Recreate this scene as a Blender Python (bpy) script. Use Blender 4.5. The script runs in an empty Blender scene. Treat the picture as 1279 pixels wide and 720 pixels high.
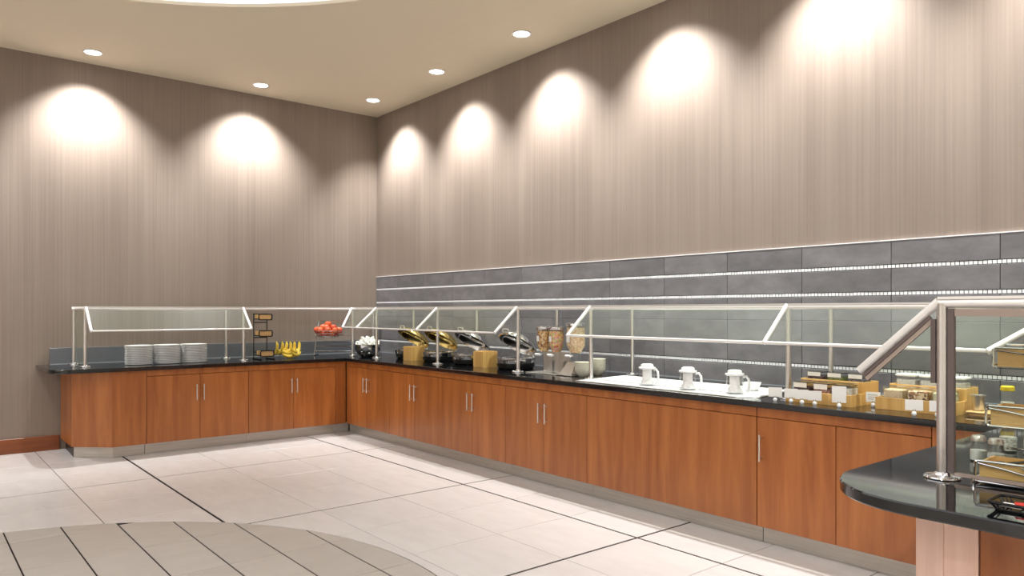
import bpy, bmesh, math, random
from mathutils import Vector, Matrix
random.seed(7)
S = bpy.context.scene
C = S.collection
PI = math.pi

# ------------------------------------------------------------------ camera, world, exposure
cam_d = bpy.data.cameras.new('camera'); cam = bpy.data.objects.new('camera', cam_d); C.objects.link(cam)
cam.location = (9.516, -5.328, 1.525)
cam.rotation_euler = (PI/2, 0, 0.8808)
cam_d.sensor_width = 36.0; cam_d.lens = 928.4/1279*36.0
cam_d.shift_y = 28.9/1279
cam_d.clip_start = 0.05
S.camera = cam
world = bpy.data.worlds.new('world'); S.world = world; world.use_nodes = True
world.node_tree.nodes['Background'].inputs[0].default_value = (0.5, 0.5, 0.5, 1)
world.node_tree.nodes['Background'].inputs[1].default_value = 0.0
S.view_settings.view_transform = 'Standard'; S.view_settings.look = 'None'
S.view_settings.gamma = 1.0; S.view_settings.use_curve_mapping = False
S.view_settings.exposure = 0.42
DOME_STRENGTH = 1.0
SPOT_W = 250.0
FILL_W = 200.0

# ------------------------------------------------------------------ materials
def lin(c): return tuple((v/255/12.92 if v/255 <= .04045 else ((v/255+.055)/1.055)**2.4) for v in c)
def rgba(c): return (*lin(c), 1)
MATS = {}
def mat(name, col=(200, 200, 200), rough=.5, metal=0.0, spec=.5, var=0.0, coat=0.0):
    m = bpy.data.materials.new(name); m.use_nodes = True
    b = m.node_tree.nodes['Principled BSDF']
    b.inputs['Base Color'].default_value = rgba(col); b.inputs['Roughness'].default_value = rough
    b.inputs['Metallic'].default_value = metal; b.inputs['Specular IOR Level'].default_value = spec
    b.inputs['Coat Weight'].default_value = coat
    MATS[name] = m
    N, L = m.node_tree.nodes, m.node_tree.links
    if var > 0:                                  # gentle procedural mottling + per-object shift
        tc = N.new('ShaderNodeTexCoord'); nz = N.new('ShaderNodeTexNoise'); nz.inputs['Scale'].default_value = 9
        nz.inputs['Detail'].default_value = 4
        L.new(tc.outputs['Object'], nz.inputs['Vector'])
        oi = N.new('ShaderNodeObjectInfo'); ad = N.new('ShaderNodeMath'); ad.operation = 'ADD'
        L.new(nz.outputs['Fac'], ad.inputs[0]); L.new(oi.outputs['Random'], ad.inputs[1])
        mr = N.new('ShaderNodeMapRange'); mr.inputs['From Min'].default_value = .3; mr.inputs['From Max'].default_value = 1.7
        mr.inputs['To Min'].default_value = 1-var; mr.inputs['To Max'].default_value = 1+var
        L.new(ad.outputs[0], mr.inputs['Value'])
        hs = N.new('ShaderNodeHueSaturation'); hs.inputs['Color'].default_value = rgba(col)
        L.new(mr.outputs[0], hs.inputs['Value']); L.new(hs.outputs[0], b.inputs['Base Color'])
    return m
def grain(name, dark, light, scale, rough, wave=False, coat=0.0, axis_gen=None, objvar=.12, bump=0.0, spec=.5):
    """streaky material: noise squeezed by per-axis scale (object coordinates)"""
    m = mat(name, light, rough, spec=spec, coat=coat)
    N, L = m.node_tree.nodes, m.node_tree.links; b = N['Principled BSDF']
    tc = N.new('ShaderNodeTexCoord'); mp = N.new('ShaderNodeMapping'); mp.inputs['Scale'].default_value = scale
    oi = N.new('ShaderNodeObjectInfo'); cb = N.new('ShaderNodeCombineXYZ'); ml = N.new('ShaderNodeMath'); ml.operation = 'MULTIPLY'
    ml.inputs[1].default_value = 37.0; L.new(oi.outputs['Random'], ml.inputs[0])
    for k in range(3): L.new(ml.outputs[0], cb.inputs[k])
    L.new(tc.outputs['Object'], mp.inputs['Vector']); L.new(cb.outputs[0], mp.inputs['Location'])
    n1 = N.new('ShaderNodeTexNoise'); n1.inputs['Scale'].default_value = 1; n1.inputs['Detail'].default_value = 6; n1.inputs['Roughness'].default_value = .62
    n1.inputs['Distortion'].default_value = .4 if wave else 0
    L.new(mp.outputs[0], n1.inputs['Vector'])
    cr = N.new('ShaderNodeValToRGB'); cr.color_ramp.elements[0].position = .3; cr.color_ramp.elements[1].position = .7
    cr.color_ramp.elements[0].color = rgba(dark); cr.color_ramp.elements[1].color = rgba(light)
    L.new(n1.outputs['Fac'], cr.inputs[0])
    mr = N.new('ShaderNodeMapRange'); mr.inputs['To Min'].default_value = 1-objvar; mr.inputs['To Max'].default_value = 1+objvar
    L.new(oi.outputs['Random'], mr.inputs['Value'])
    hs = N.new('ShaderNodeHueSaturation'); L.new(mr.outputs[0], hs.inputs['Value'])
    L.new(cr.outputs[0], hs.inputs['Color']); L.new(hs.outputs[0], b.inputs['Base Color'])
    if bump:
        bp = N.new('ShaderNodeBump'); bp.inputs['Strength'].default_value = bump; bp.inputs['Distance'].default_value = .002
        L.new(n1.outputs['Fac'], bp.inputs['Height']); L.new(bp.outputs[0], b.inputs['Normal'])
    return m
def glass(name, tint=(240, 246, 243), ior=1.45, rough=0.0, boost=1.0):
    m = bpy.data.materials.new(name); m.use_nodes = True; N, L = m.node_tree.nodes, m.node_tree.links; N.clear()
    o = N.new('ShaderNodeOutputMaterial'); mx = N.new('ShaderNodeMixShader'); tr = N.new('ShaderNodeBsdfTransparent')
    gl = N.new('ShaderNodeBsdfGlossy'); fr = N.new('ShaderNodeFresnel'); 
    ge = N.new('ShaderNodeNewGeometry'); mm = N.new('ShaderNodeMix'); mm.inputs[2].default_value = ior; mm.inputs[3].default_value = 1/ior   # same reflectance from both faces of a thin pane
    L.new(ge.outputs['Backfacing'], mm.inputs[0]); L.new(mm.outputs[0], fr.inputs['IOR'])
    tr.inputs[0].default_value = rgba(tint); gl.inputs['Roughness'].default_value = rough
    gl.inputs[0].default_value = (.95, .97, .96, 1)
    mu = N.new('ShaderNodeMath'); mu.operation = 'MULTIPLY'; mu.inputs[1].default_value = boost; mu.use_clamp = True
    L.new(fr.outputs[0], mu.inputs[0]); L.new(mu.outputs[0], mx.inputs[0])
    L.new(tr.outputs[0], mx.inputs[1]); L.new(gl.outputs[0], mx.inputs[2])
    L.new(mx.outputs[0], o.inputs[0]); MATS[name] = m
    return m
def speck(name, cols, scale, rough=.6):
    """voronoi-celled food: each cell one of several colours, with bump"""
    m = mat(name, cols[0], rough); N, L = m.node_tree.nodes, m.node_tree.links; b = N['Principled BSDF']
    tc = N.new('ShaderNodeTexCoord'); v = N.new('ShaderNodeTexVoronoi'); v.inputs['Scale'].default_value = scale
    L.new(tc.outputs['Object'], v.inputs['Vector'])
    sx = N.new('ShaderNodeSeparateColor'); L.new(v.outputs['Color'], sx.inputs[0])
    cr = N.new('ShaderNodeValToRGB'); cr.color_ramp.interpolation = 'CONSTANT'
    els = cr.color_ramp.elements
    while len(els) < len(cols): els.new(.5)
    for i, c in enumerate(cols): els[i].position = i/len(cols); els[i].color = rgba(c)
    L.new(sx.outputs[0], cr.inputs[0]); L.new(cr.outputs[0], b.inputs['Base Color'])
    bp = N.new('ShaderNodeBump'); bp.inputs['Strength'].default_value = .8; bp.inputs['Distance'].default_value = .006; bp.invert = True
    L.new(v.outputs['Distance'], bp.inputs['Height']); L.new(bp.outputs[0], b.inputs['Normal'])
    return m
def emit(name, col, s):
    m = bpy.data.materials.new(name); m.use_nodes = True; N, L = m.node_tree.nodes, m.node_tree.links; N.clear()
    o = N.new('ShaderNodeOutputMaterial'); e = N.new('ShaderNodeEmission'); e.inputs[0].default_value = (*col, 1); e.inputs[1].default_value = s
    L.new(e.outputs[0], o.inputs[0]); MATS[name] = m
    return m
def wallpaper(name):
    m = mat(name, (150, 135, 125), .6, spec=.15); N, L = m.node_tree.nodes, m.node_tree.links; b = N['Principled BSDF']
    tc = N.new('ShaderNodeTexCoord')
    def streak(sc, det):
        mp = N.new('ShaderNodeMapping'); mp.inputs['Scale'].default_value = sc; L.new(tc.outputs['Object'], mp.inputs['Vector'])
        n = N.new('ShaderNodeTexNoise'); n.inputs['Scale'].default_value = 1; n.inputs['Detail'].default_value = det
        L.new(mp.outputs[0], n.inputs['Vector']); return n.outputs['Fac']
    a = streak((55, 55, .5), 5); c = streak((7, 7, .12), 3); d = streak((260, 260, 120), 2)
    m1 = N.new('ShaderNodeMath'); m1.operation = 'MULTIPLY_ADD'; m1.inputs[1].default_value = .55; L.new(a, m1.inputs[0])
    m2 = N.new('ShaderNodeMath'); m2.operation = 'MULTIPLY'; m2.inputs[1].default_value = .45; L.new(c, m2.inputs[0]); L.new(m2.outputs[0], m1.inputs[2])
    cr = N.new('ShaderNodeValToRGB'); cr.color_ramp.elements[0].position = .36; cr.color_ramp.elements[1].position = .64
    cr.color_ramp.elements[0].color = rgba((134, 121, 111)); cr.color_ramp.elements[1].color = rgba((147, 134, 123))
    L.new(m1.outputs[0], cr.inputs[0]); L.new(cr.outputs[0], b.inputs['Base Color'])
    bp = N.new('ShaderNodeBump'); bp.inputs['Strength'].default_value = .35; bp.inputs['Distance'].default_value = .003
    ad = N.new('ShaderNodeMath'); L.new(a, ad.inputs[0]); L.new(d, ad.inputs[1])
    L.new(ad.outputs[0], bp.inputs['Height']); L.new(bp.outputs[0], b.inputs['Normal'])
    return m
WALL = wallpaper('wallpaper')
PAINT = mat('light_wall_paint', (228, 222, 212), .8, spec=.2, var=.02)
CEIL = mat('ceiling_paint', (217, 205, 184), .9, spec=.2, var=.02)
GROUT = mat('grout', (58, 50, 48), .9, spec=.1)
FTILE = grain('floor_tile', (208, 202, 199), (216, 211, 208), (3, 9, 3), .22, objvar=.025, spec=.4)
FTILE2 = grain('floor_tile_circle', (177, 170, 162), (185, 178, 171), (9, 3, 3), .3, objvar=.025, spec=.4)
WTILE = grain('slate_wall_tile', (100, 99, 102), (124, 122, 125), (5, 5, 9), .38, objvar=.1, bump=.15)
MOSAIC = mat('white_glass_mosaic', (238, 240, 244), .12, var=.05)
DGROUT = mat('dark_grout', (40, 41, 44), .9)
WOOD = grain('cherry_wood', (142, 77, 31), (180, 110, 54), (11, 11, .9), .3, wave=True, objvar=.08, coat=.15)
WOODGLARE = grain('wood_in_glare', (230, 188, 168), (242, 206, 188), (26, 26, 1.2), .4, objvar=.03)  # cabinet wood with strong glare put into the colour
BASEW = grain('baseboard_wood', (112, 58, 26), (140, 76, 36), (1.5, 1.5, 26), .35, objvar=.02)
WOODIN = mat('cabinet_interior', (46, 26, 14), .8)
BAMBOO = grain('bamboo', (212, 162, 90), (236, 194, 122), (30, 30, 2), .4, objvar=.05)
PINE = grain('pale_wood', (206, 160, 100), (228, 188, 132), (4, 4, 30), .45, objvar=.04)
STEEL = mat('brushed_steel', (224, 221, 218), .34, 1.0, var=.03)
CHROME = mat('polished_chrome', (225, 225, 228), .08, 1.0)
KICK = grain('toe_kick_steel', (184, 178, 170), (208, 202, 195), (2, 2, 120), .35, objvar=.0); KICK.node_tree.nodes['Principled BSDF'].inputs['Metallic'].default_value = .55
GRANITE = speck('black_granite', [(10, 11, 13), (14, 15, 18), (8, 9, 10), (20, 22, 26)], 260, .06)
GRANITE.node_tree.nodes['Principled BSDF'].inputs['IOR'].default_value = 1.62
for n in list(GRANITE.node_tree.nodes):
    if n.type == 'BUMP': GRANITE.node_tree.nodes.remove(n)
BSPLASH = mat('backsplash_slab', (108, 112, 117), .15, var=.08)
CAULK = mat('caulk', (150, 156, 162), .4)
RAILW = mat('satin_rail', (236, 233, 230), .3, .35)
BRONZE = mat('dark_glazing_gasket', (104, 92, 90), .35, .3)
TAN = mat('tan_glazing_bead', (168, 152, 142), .4, .3)
GLASS = glass('pane_glass', (249, 252, 247), 1.45, rough=.5, boost=.3)
JGLASS = glass('jar_glass', (253, 254, 254), 1.5, boost=1.0)
PGLASS = glass('pitcher_glass', (254, 254, 254), 1.5, rough=.03, boost=1.1)
WHITE = mat('white_ceramic', (238, 239, 240), .18, var=.01)
CREAM = mat('cream_ceramic', (226, 222, 206), .25, var=.02)
PLASTICW = mat('white_plastic', (244, 245, 247), .3)
MILK = mat('milk', (246, 246, 246), .4)
BLACK = mat('black_metal', (18, 17, 17), .35, .4)
BLACKP = mat('black_plastic', (20, 20, 22), .3)
CARD = mat('card_paper', (244, 243, 240), .7)
PRINT = mat('printed_grey', (150, 150, 154), .7)
BANANA = grain('banana_skin', (214, 178, 48), (240, 212, 90), (6, 6, 6), .45, objvar=.06)
STEM = mat('banana_tip', (120, 98, 40), .7)
APPLE = grain('apple_skin', (186, 28, 28), (236, 124, 78), (9, 9, 5), .25, objvar=.2)
BROWN = mat('stalk', (84, 56, 32), .8)
EGG = mat('egg_shell', (245, 244, 240), .45, var=.02)
YELLOW = mat('yellow_cap', (244, 212, 36), .35)
RED = mat('red_plastic', (206, 34, 28), .3)
LAMP = emit('downlight_lens', (1, .97, .92), 14.0)
DOME = emit('luminous_dome', (1.0, .98, .955), DOME_STRENGTH)
CEREAL1 = speck('muesli', [(216, 164, 100), (196, 136, 76), (230, 190, 134), (146, 94, 52), (238, 208, 156)], 75)
CEREAL2 = speck('rainbow_hoops', [(240, 178, 108), (224, 128, 100), (186, 192, 120), (240, 212, 144), (228, 160, 156)], 70)
CEREAL3 = speck('corn_flakes', [(240, 208, 166), (232, 192, 146), (246, 222, 188), (222, 176, 130)], 65)
GRANOLA = speck('granola', [(232, 208, 168), (222, 194, 152), (240, 218, 182)], 160)
NUTS = speck('mixed_nuts', [(176, 126, 80), (230, 202, 160), (116, 76, 46), (240, 218, 184)], 70)
SEEDS = speck('seeds', [(222, 214, 176), (204, 198, 152), (234, 228, 194)], 140)
RAISIN = speck('raisins', [(74, 44, 60), (54, 32, 44), (92, 60, 74)], 110)
CRANB = speck('rosy_bits', [(166, 120, 112), (186, 142, 130), (140, 96, 90)], 110)
PUMPK = speck('green_seeds', [(120, 130, 62), (148, 152, 84), (98, 104, 52)], 110)
GREYB = speck('grey_berries', [(112, 104, 112), (88, 80, 92), (130, 122, 128)], 110)
SUGAR = speck('white_flakes', [(238, 234, 226), (228, 222, 212), (246, 244, 240)], 150)

# ------------------------------------------------------------------ mesh helpers
class MB:
    def __init__(s): s.v = []; s.f = []
    def add(s, vs, fs):
        o = len(s.v); s.v += [tuple(p) for p in vs]; s.f += [tuple(i+o for i in f) for f in fs]; return s
    def box(s, x0, x1, y0, y1, z0, z1, b=0.0):
        if b <= 0:
            vs = [(x, y, z) for z in (z0, z1) for x, y in ((x0, y0), (x1, y0), (x1, y1), (x0, y1))]
            return s.add(vs, [(3, 2, 1, 0), (4, 5, 6, 7), (0, 1, 5, 4), (1, 2, 6, 5), (2, 3, 7, 6), (3, 0, 4, 7)])
        poly = [(x0+b, y0), (x1-b, y0), (x1, y0+b), (x1, y1-b), (x1-b, y1), (x0+b, y1), (x0, y1-b), (x0, y0+b)]
        inn = [(x0+b, y0+b), (x1-b, y0+b), (x1-b, y0+b), (x1-b, y1-b), (x1-b, y1-b), (x0+b, y1-b), (x0+b, y1-b), (x0+b, y0+b)]
        vs = [(*p, z0) for p in inn] + [(*p, z0+b) for p in poly] + [(*p, z1-b) for p in poly] + [(*p, z1) for p in inn]
        fs = []
        for r in range(3):
            for k in range(8):
                a, c = r*8+k, r*8+(k+1) % 8
                fs.append((a, c, c+8, a+8))
        fs += [(6, 4, 2, 0), (24, 26, 28, 30)]
        return s.add(vs, fs)
    def prism(s, poly, z0, z1, b=0.0):
        """poly counter-clockwise in xy"""
        n = len(poly)
        rings = [(0, z0), (0, z1)]
        if b > 0: rings = [(b, z0), (0, z0+b), (0, z1-b), (b, z1)]
        vs = []
        for ins, z in rings:
            for k in range(n):
                p = Vector(poly[k])
                if ins:
                    a, c = Vector(poly[k-1]), Vector(poly[(k+1) % n])
                    e1 = (p-a).normalized(); e2 = (c-p).normalized()
                    n1 = Vector((-e1.y, e1.x)); n2 = Vector((-e2.y, e2.x)); d = (n1+n2)
                    d = d/max(.4, d.dot(n1)); p = p + d*ins
                vs.append((p.x, p.y, z))
        fs = [tuple(range(n-1, -1, -1)), tuple((len(rings)-1)*n+k for k in range(n))]
        for r in range(len(rings)-1):
            for k in range(n):
                a, c = r*n+k, r*n+(k+1) % n
                fs.append((a, c, c+n, a+n))
        return s.add(vs, fs)
    def tube(s, pts, r, n=10, closed=False, caps=True):
        pts = [Vector(p) for p in pts]; m = len(pts); rs = r if isinstance(r, (list, tuple)) else [r]*m
        vs = []; up = None
        for i, p in enumerate(pts):
            if closed: t = (pts[(i+1) % m]-pts[i-1]).normalized()
            else: t = ((pts[min(i+1, m-1)]-p).normalized() + (p-pts[max(i-1, 0)]).normalized()).normalized()
            if up is None: up = Vector((0, 0, 1)) if abs(t.z) < .9 else Vector((1, 0, 0))
            a = up - t*up.dot(t)
            if a.length < 1e-4: a = t.orthogonal()
            a.normalize(); up = a; c = t.cross(a)
            for k in range(n):
                q = p + (a*math.cos(2*PI*k/n) + c*math.sin(2*PI*k/n))*rs[i]; vs.append(q)
        fs = []
        for i in range(m if closed else m-1):
            j = (i+1) % m
            for k in range(n): fs.append((i*n+k, i*n+(k+1) % n, j*n+(k+1) % n, j*n+k))
        if caps and not closed: fs += [tuple(range(n-1, -1, -1)), tuple((m-1)*n+k for k in range(n))]
        return s.add(vs, fs)
    def lathe(s, prof, n=24, c=(0, 0), z=0.0, sx=1, sy=1):
        """prof list of (r, z) bottom to top"""
        vs = []; fs = []
        idx = []
        for r, h in prof:
            if r < 1e-6: idx.append([len(vs)]); vs.append((c[0], c[1], z+h))
            else:
                idx.append(list(range(len(vs), len(vs)+n)))
                for k in range(n): a = 2*PI*k/n; vs.append((c[0]+r*math.cos(a)*sx, c[1]+r*math.sin(a)*sy, z+h))
        for a, b in zip(idx, idx[1:]):
            for k in range(n):
                k2 = (k+1) % n
                if len(a) == 1 and len(b) == 1: continue
                if len(a) == 1: fs.append((a[0], b[k2], b[k]))
                elif len(b) == 1: fs.append((a[k], a[k2], b[0]))
                else: fs.append((a[k], a[k2], b[k2], b[k]))
        return s.add(vs, fs)
    def sphere(s, c, r, n=14, m=8, sz=1.0):
        return s.lathe([(r*math.sin(PI*i/m) if 0 < i < m else 0, -r*sz*math.cos(PI*i/m)) for i in range(m+1)], n, (c[0], c[1]), c[2])
    def sheet(s, quad, t):
        """thin slab: planar polygon extruded along its normal by t (centred)"""
        q = [Vector(p) for p in quad]; nn = (q[1]-q[0]).cross(q[2]-q[0]).normalized()*(t/2); n = len(q)
        vs = [p-nn for p in q]+[p+nn for p in q]
        fs = [tuple(range(n-1, -1, -1)), tuple(range(n, 2*n))]+[(k, (k+1) % n, (k+1) % n+n, k+n) for k in range(n)]
        return s.add(vs, fs)
    def xf(s, M): s.v = [tuple(M @ Vector(p)) for p in s.v]; return s
    def mesh(s, name, m, smooth=38):
        me = bpy.data.meshes.new(name); me.from_pydata(s.v, [], s.f); me.materials.append(m)
        if smooth:
            me.shade_smooth(); me.set_sharp_from_angle(angle=math.radians(smooth))
        me.update(); return me
    def obj(s, name, m, parent=None, smooth=38, loc=None):
        o = bpy.data.objects.new(name, s.mesh(name, m, smooth)); C.objects.link(o)
        if parent: o.parent = parent
        if loc: o.location = loc
        return o
def thing(name, label, cat, loc=(0, 0, 0), rz=0.0, group=None):
    o = bpy.data.objects.new(name, None); C.objects.link(o); o.location = loc; o.rotation_euler = (0, 0, rz)
    o.empty_display_size = .1
    return tag(o, label, cat, group)
def tag(o, label, cat, group=None):
    o['label'] = label; o['category'] = cat
    if group: o['group'] = group
    return o
def struct(o): o['kind'] = 'structure'; return o
def stuff(o): o['kind'] = 'stuff'; return o
def dup(root, loc=None, rz=None, label=None, group=None):
    r = root.copy(); C.objects.link(r)
    if loc: r.location = loc
    if rz is not None: r.rotation_euler = (0, 0, rz)
    if label: r['label'] = label
    if group: r['group'] = group
    for ch in list(root.children):
        c = ch.copy(); C.objects.link(c); c.parent = r
        for g in list(ch.children):
            d = g.copy(); C.objects.link(d); d.parent = c
    return r
def tex_mesh_center(o):
    return o

# ------------------------------------------------------------------ key dimensions (corner of the two walls = origin)
CZ = 4.323                 # ceiling
TOP = .9387; TH = .04      # counter top and thickness
RX, RY = 12.5, -11.0       # far extents of the room
CX, CY, CR = 5.609, -5.229, 2.316   # centre of the floor circle and of the ceiling dome
DR = 3.76

# ------------------------------------------------------------------ room shell
w = struct(MB().box(-.2, 0, RY, .2, 0, CZ).obj('wall_left', WALL, smooth=0))
wr = struct(MB().box(0, RX, 0, .2, 0, CZ).obj('wall_right', WALL, smooth=0))
struct(MB().box(-.2, RX+.2, RY-.2, RY, 0, CZ).obj('wall_behind', PAINT, smooth=0))
struct(MB().box(RX, RX+.2, RY, .2, 0, CZ).obj('wall_side', PAINT, smooth=0))
floor = struct(MB().box(-.2, RX+.2, RY-.2, .2, -.16, -.006).obj('floor', GROUT, smooth=0))
# ceiling with the round recess
NC = 96
cm = MB(); ring = [(CX+DR*math.cos(2*PI*k/NC), CY+DR*math.sin(2*PI*k/NC)) for k in range(NC)]
def border(a):
    dx, dy = math.cos(a), math.sin(a)
    t = min([((RX+.2-CX)/dx if dx > 1e-9 else (-.2-CX)/dx if dx < -1e-9 else 1e9), ((.2-CY)/dy if dy > 1e-9 else (RY-.2-CY)/dy if dy < -1e-9 else 1e9)])
    return (CX+dx*t, CY+dy*t)
angs = sorted([2*PI*k/NC for k in range(NC)] + [math.atan2(y-CY, x-CX) % (2*PI) for x in (-.2, RX+.2) for y in (RY-.2, .2)])
inn = [(CX+DR*math.cos(a), CY+DR*math.sin(a)) for a in angs]; out = [border(a) for a in angs]; n = len(angs)
vs = [(*p, CZ) for p in inn]+[(*p, CZ) for p in out]+[(*p, CZ+.2) for p in out]+[(*p, CZ+.03) for p in inn]
fs = []
for k in range(n):
    j = (k+1) % n
    fs += [(k, n+k, n+j, j), (n+k, 2*n+k, 2*n+j, n+j), (3*n+k, k, j, 3*n+j)]
cm.add(vs, fs); struct(cm.obj('ceiling', CEIL, smooth=0))
dm = MB().lathe([(DR, .0), (DR*.97, .06), (DR*.8, .2), (DR*.5, .33), (DR*.2, .4), (0, .42)], 96, (CX, CY), CZ+.03)
dm.f = [tuple(reversed(f)) for f in dm.f]
dome = dm.obj('ceiling_dome', DOME)
struct(dome)

# floor tiles (clipped against the circle)
def circ_hits(p, q, R):
    d = (q[0]-p[0], q[1]-p[1]); f = (p[0]-CX, p[1]-CY)
    a = d[0]**2+d[1]**2; b = 2*(f[0]*d[0]+f[1]*d[1]); c = f[0]**2+f[1]**2-R*R; D = b*b-4*a*c
    if D <= 0: return []
    r = math.sqrt(D); return [t for t in ((-b-r)/2/a, (-b+r)/2/a) if 1e-6 < t < 1-1e-6]
def clip(rect, R, inside):
    """rect (x0,x1,y0,y1) kept inside or outside of the circle; CCW polygon or None"""
    x0, x1, y0, y1 = rect; c = [(x0, y0), (x1, y0), (x1, y1), (x0, y1)]
    pts = []
    for k in range(4):
        p, q = c[k], c[(k+1) % 4]; pts.append((p, False))
        for t in circ_hits(p, q, R): pts.append(((p[0]+(q[0]-p[0])*t, p[1]+(q[1]-p[1])*t), True))
    keep = lambda p: (math.hypot(p[0]-CX, p[1]-CY) < R) == inside
    if not any(h for _, h in pts): return c if keep(((x0+x1)/2, (y0+y1)/2)) else None
    m = len(pts); outp = []
    for k in range(m):
        (p, h), (q, h2) = pts[k], pts[(k+1) % m]
        if h or keep(p): outp.append(p)
        mid = ((p[0]+q[0])/2, (p[1]+q[1])/2)
        if h and not keep(mid):            # leaving the kept region at p: follow the arc to the next hit
            j = k+1
            while not pts[j % m][1]: j += 1
            e = pts[j % m][0]; a0 = math.atan2(p[1]-CY, p[0]-CX); a1 = math.atan2(e[1]-CY, e[0]-CX)
            da = (a1-a0+PI) % (2*PI)-PI; st = max(2, int(abs(da)/.035))
            outp += [(CX+R*math.cos(a0+da*i/st), CY+R*math.sin(a0+da*i/st)) for i in range(1, st)]
    cl = []
    for p in outp:
        if not cl or math.hypot(p[0]-cl[-1][0], p[1]-cl[-1][1]) > 1e-4: cl.append(p)
    if len(cl) > 2 and math.hypot(cl[0][0]-cl[-1][0], cl[0][1]-cl[-1][1]) < 1e-4: cl.pop()
    if len(cl) < 3: return None
    ar = sum(cl[i-1][0]*cl[i][1]-cl[i][0]*cl[i-1][1] for i in range(len(cl)))/2
    return cl if ar > .004 else None
def put_tile(poly, m, parent, name='tile', z0=-.006, z1=0.0, b=.0015):
    cx = sum(p[0] for p in poly)/len(poly); cy = sum(p[1] for p in poly)/len(poly)
    return MB().prism([(p[0]-cx, p[1]-cy) for p in poly], z0, z1, b).obj(name, m, parent, smooth=0, loc=(cx, cy, 0))
XJ = [2.195+.6667*k for k in range(-4, 16)]; YJ = [-1.495-.6733*k for k in range(-3, 15)]
def gapx(x): return .011 if abs(((x-2.195)/2.0) - round((x-2.195)/2.0)) < .02 else .0028
def gapy(y): return .011 if abs(((y+1.495)/2.02) - round((y+1.495)/2.02)) < .02 else .0028
rest = MB()
for i in range(len(XJ)-1):
    for j in range(len(YJ)-1):
        x0, x1, y1, y0 = XJ[i], XJ[i+1], YJ[j], YJ[j+1]
        x0, x1, y0, y1 = x0+gapx(x0), x1-gapx(x1), y0+gapy(y0), y1-gapy(y1)
        x0, x1, y0, y1 = max(x0, .002), min(x1, RX-.002), max(y0, RY+.002), min(y1, -.002)
        if x1-x0 < .05 or y1-y0 < .05: continue
        if (x1 < .9 and y0 > -3.9) or y0 > -.9: continue            # under the cabinets
        poly = clip((x0, x1, y0, y1), CR+.004, False)
        if poly:
            if y1 < -8.2 or x0 > 10.7: rest.prism(poly, -.006, 0)
            else: put_tile(poly, FTILE, floor)
stuff(rest.obj('distant_tiles', FTILE, floor, smooth=0))
xs = [3.647+.6667*k for k in range(-1, 7)]; ys = [-4.772+.3265*k for k in range(-6, 7)]
for i in range(len(xs)-1):
    for j in range(len(ys)-1):
        poly = clip((xs[i]+.0028, xs[i+1]-.0028, ys[j]+.005, ys[j+1]-.005), CR-.004, True)
        if poly: put_tile(poly, FTILE2, floor)

# wall tiles and mosaic strips on the right wall
rows = [(1.851, 2.013), (1.663, 1.821), (1.455, 1.633), (1.287, 1.452), (1.124, 1.284), (TOP+.002, 1.092)]
XW = [.003]+[.591+.662*k for k in range(0, 16)]
back = MB().box(.001, XW[-1], -.004, 0, TOP+.001, 2.013).obj('tile_bed', DGROUT, wr, smooth=0)
for i in range(len(XW)-1):
    for a, b in rows:
        x0, x1 = XW[i]+.002, XW[i+1]-.002; cx, cz = (x0+x1)/2, (a+b)/2
        o = MB().box(-(x1-x0)/2, (x1-x0)/2, -.012, -.004, -(b-a)/2, (b-a)/2, .0015).obj('tile', WTILE, wr, smooth=0, loc=(cx, 0, cz))
for z in (1.836, 1.648, 1.108):
    mb = MB(); x = .006
    while x < XW[-1]-.03:
        d = random.uniform(-.0012, .0012)
        mb.box(x, x+.0215, -.0105+d, -.004, z-.0108, z+.0108); x += .0268
    stuff(mb.obj('mosaic_strip', MOSAIC, wr, smooth=0))
struct(MB().box(.001, XW[-1], -.015, -.001, 2.014, 2.021).obj('trim_1', PLASTICW, smooth=0))
struct(MB().box(.001, .022, RY, -3.958, .001, .16, .004).obj('baseboard_left', BASEW, smooth=0))

# recessed downlights
def downlight(x, y, label, tx=0, ty=0, power=SPOT_W, cone=102):
    t = thing('recessed_downlight', label, 'ceiling light', (x, y, CZ), group=None)
    MB().lathe([(.078, -.001), (.096, -.001), (.1, -.006), (.082, -.009), (.078, -.001)], 32).obj('trim_ring', PLASTICW, t)
    ls = MB().lathe([(0, -.004), (.078, -.004), (.078, -.001), (0, -.001)], 32).obj('lens', LAMP, t)
    d = bpy.data.lights.new('spot', 'SPOT'); d.energy = power; d.color = (1, .995, .985); d.spot_size = math.radians(cone); d.spot_blend = .85
    d.shadow_soft_size = .05
    o = bpy.data.objects.new('spot', d); C.objects.link(o); o.parent = t; o.location = (0, 0, -.03); o.rotation_euler = (tx, ty, 0)
TL = math.radians(15)
downlight(.451, -3.711, 'round recessed downlight nearest the left edge, over the plate stacks', ty=TL, power=SPOT_W*1.1)
downlight(.459, -1.874, 'round recessed downlight second along the left wall, over the bananas', ty=TL, power=SPOT_W*1.1)
downlight(.752, -.481, 'round recessed downlight in the corner of the two walls', tx=TL)
downlight(2.273, -.488, 'round recessed downlight on the tiled side, next to the corner one', tx=TL)
downlight(3.804, -.488, 'round recessed downlight on the tiled side, largest and rightmost in view', tx=TL)
for k, x in enumerate((5.335, 6.866, 8.397, 9.93)):
    downlight(x, -.488, ['first', 'second', 'third', 'fourth'][k]+' recessed downlight past the frame over the tiled counter', tx=TL)
downlight(.455, -5.55, 'recessed downlight over the bare left wall, outside the frame', ty=TL, power=SPOT_W*1.1)

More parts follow.
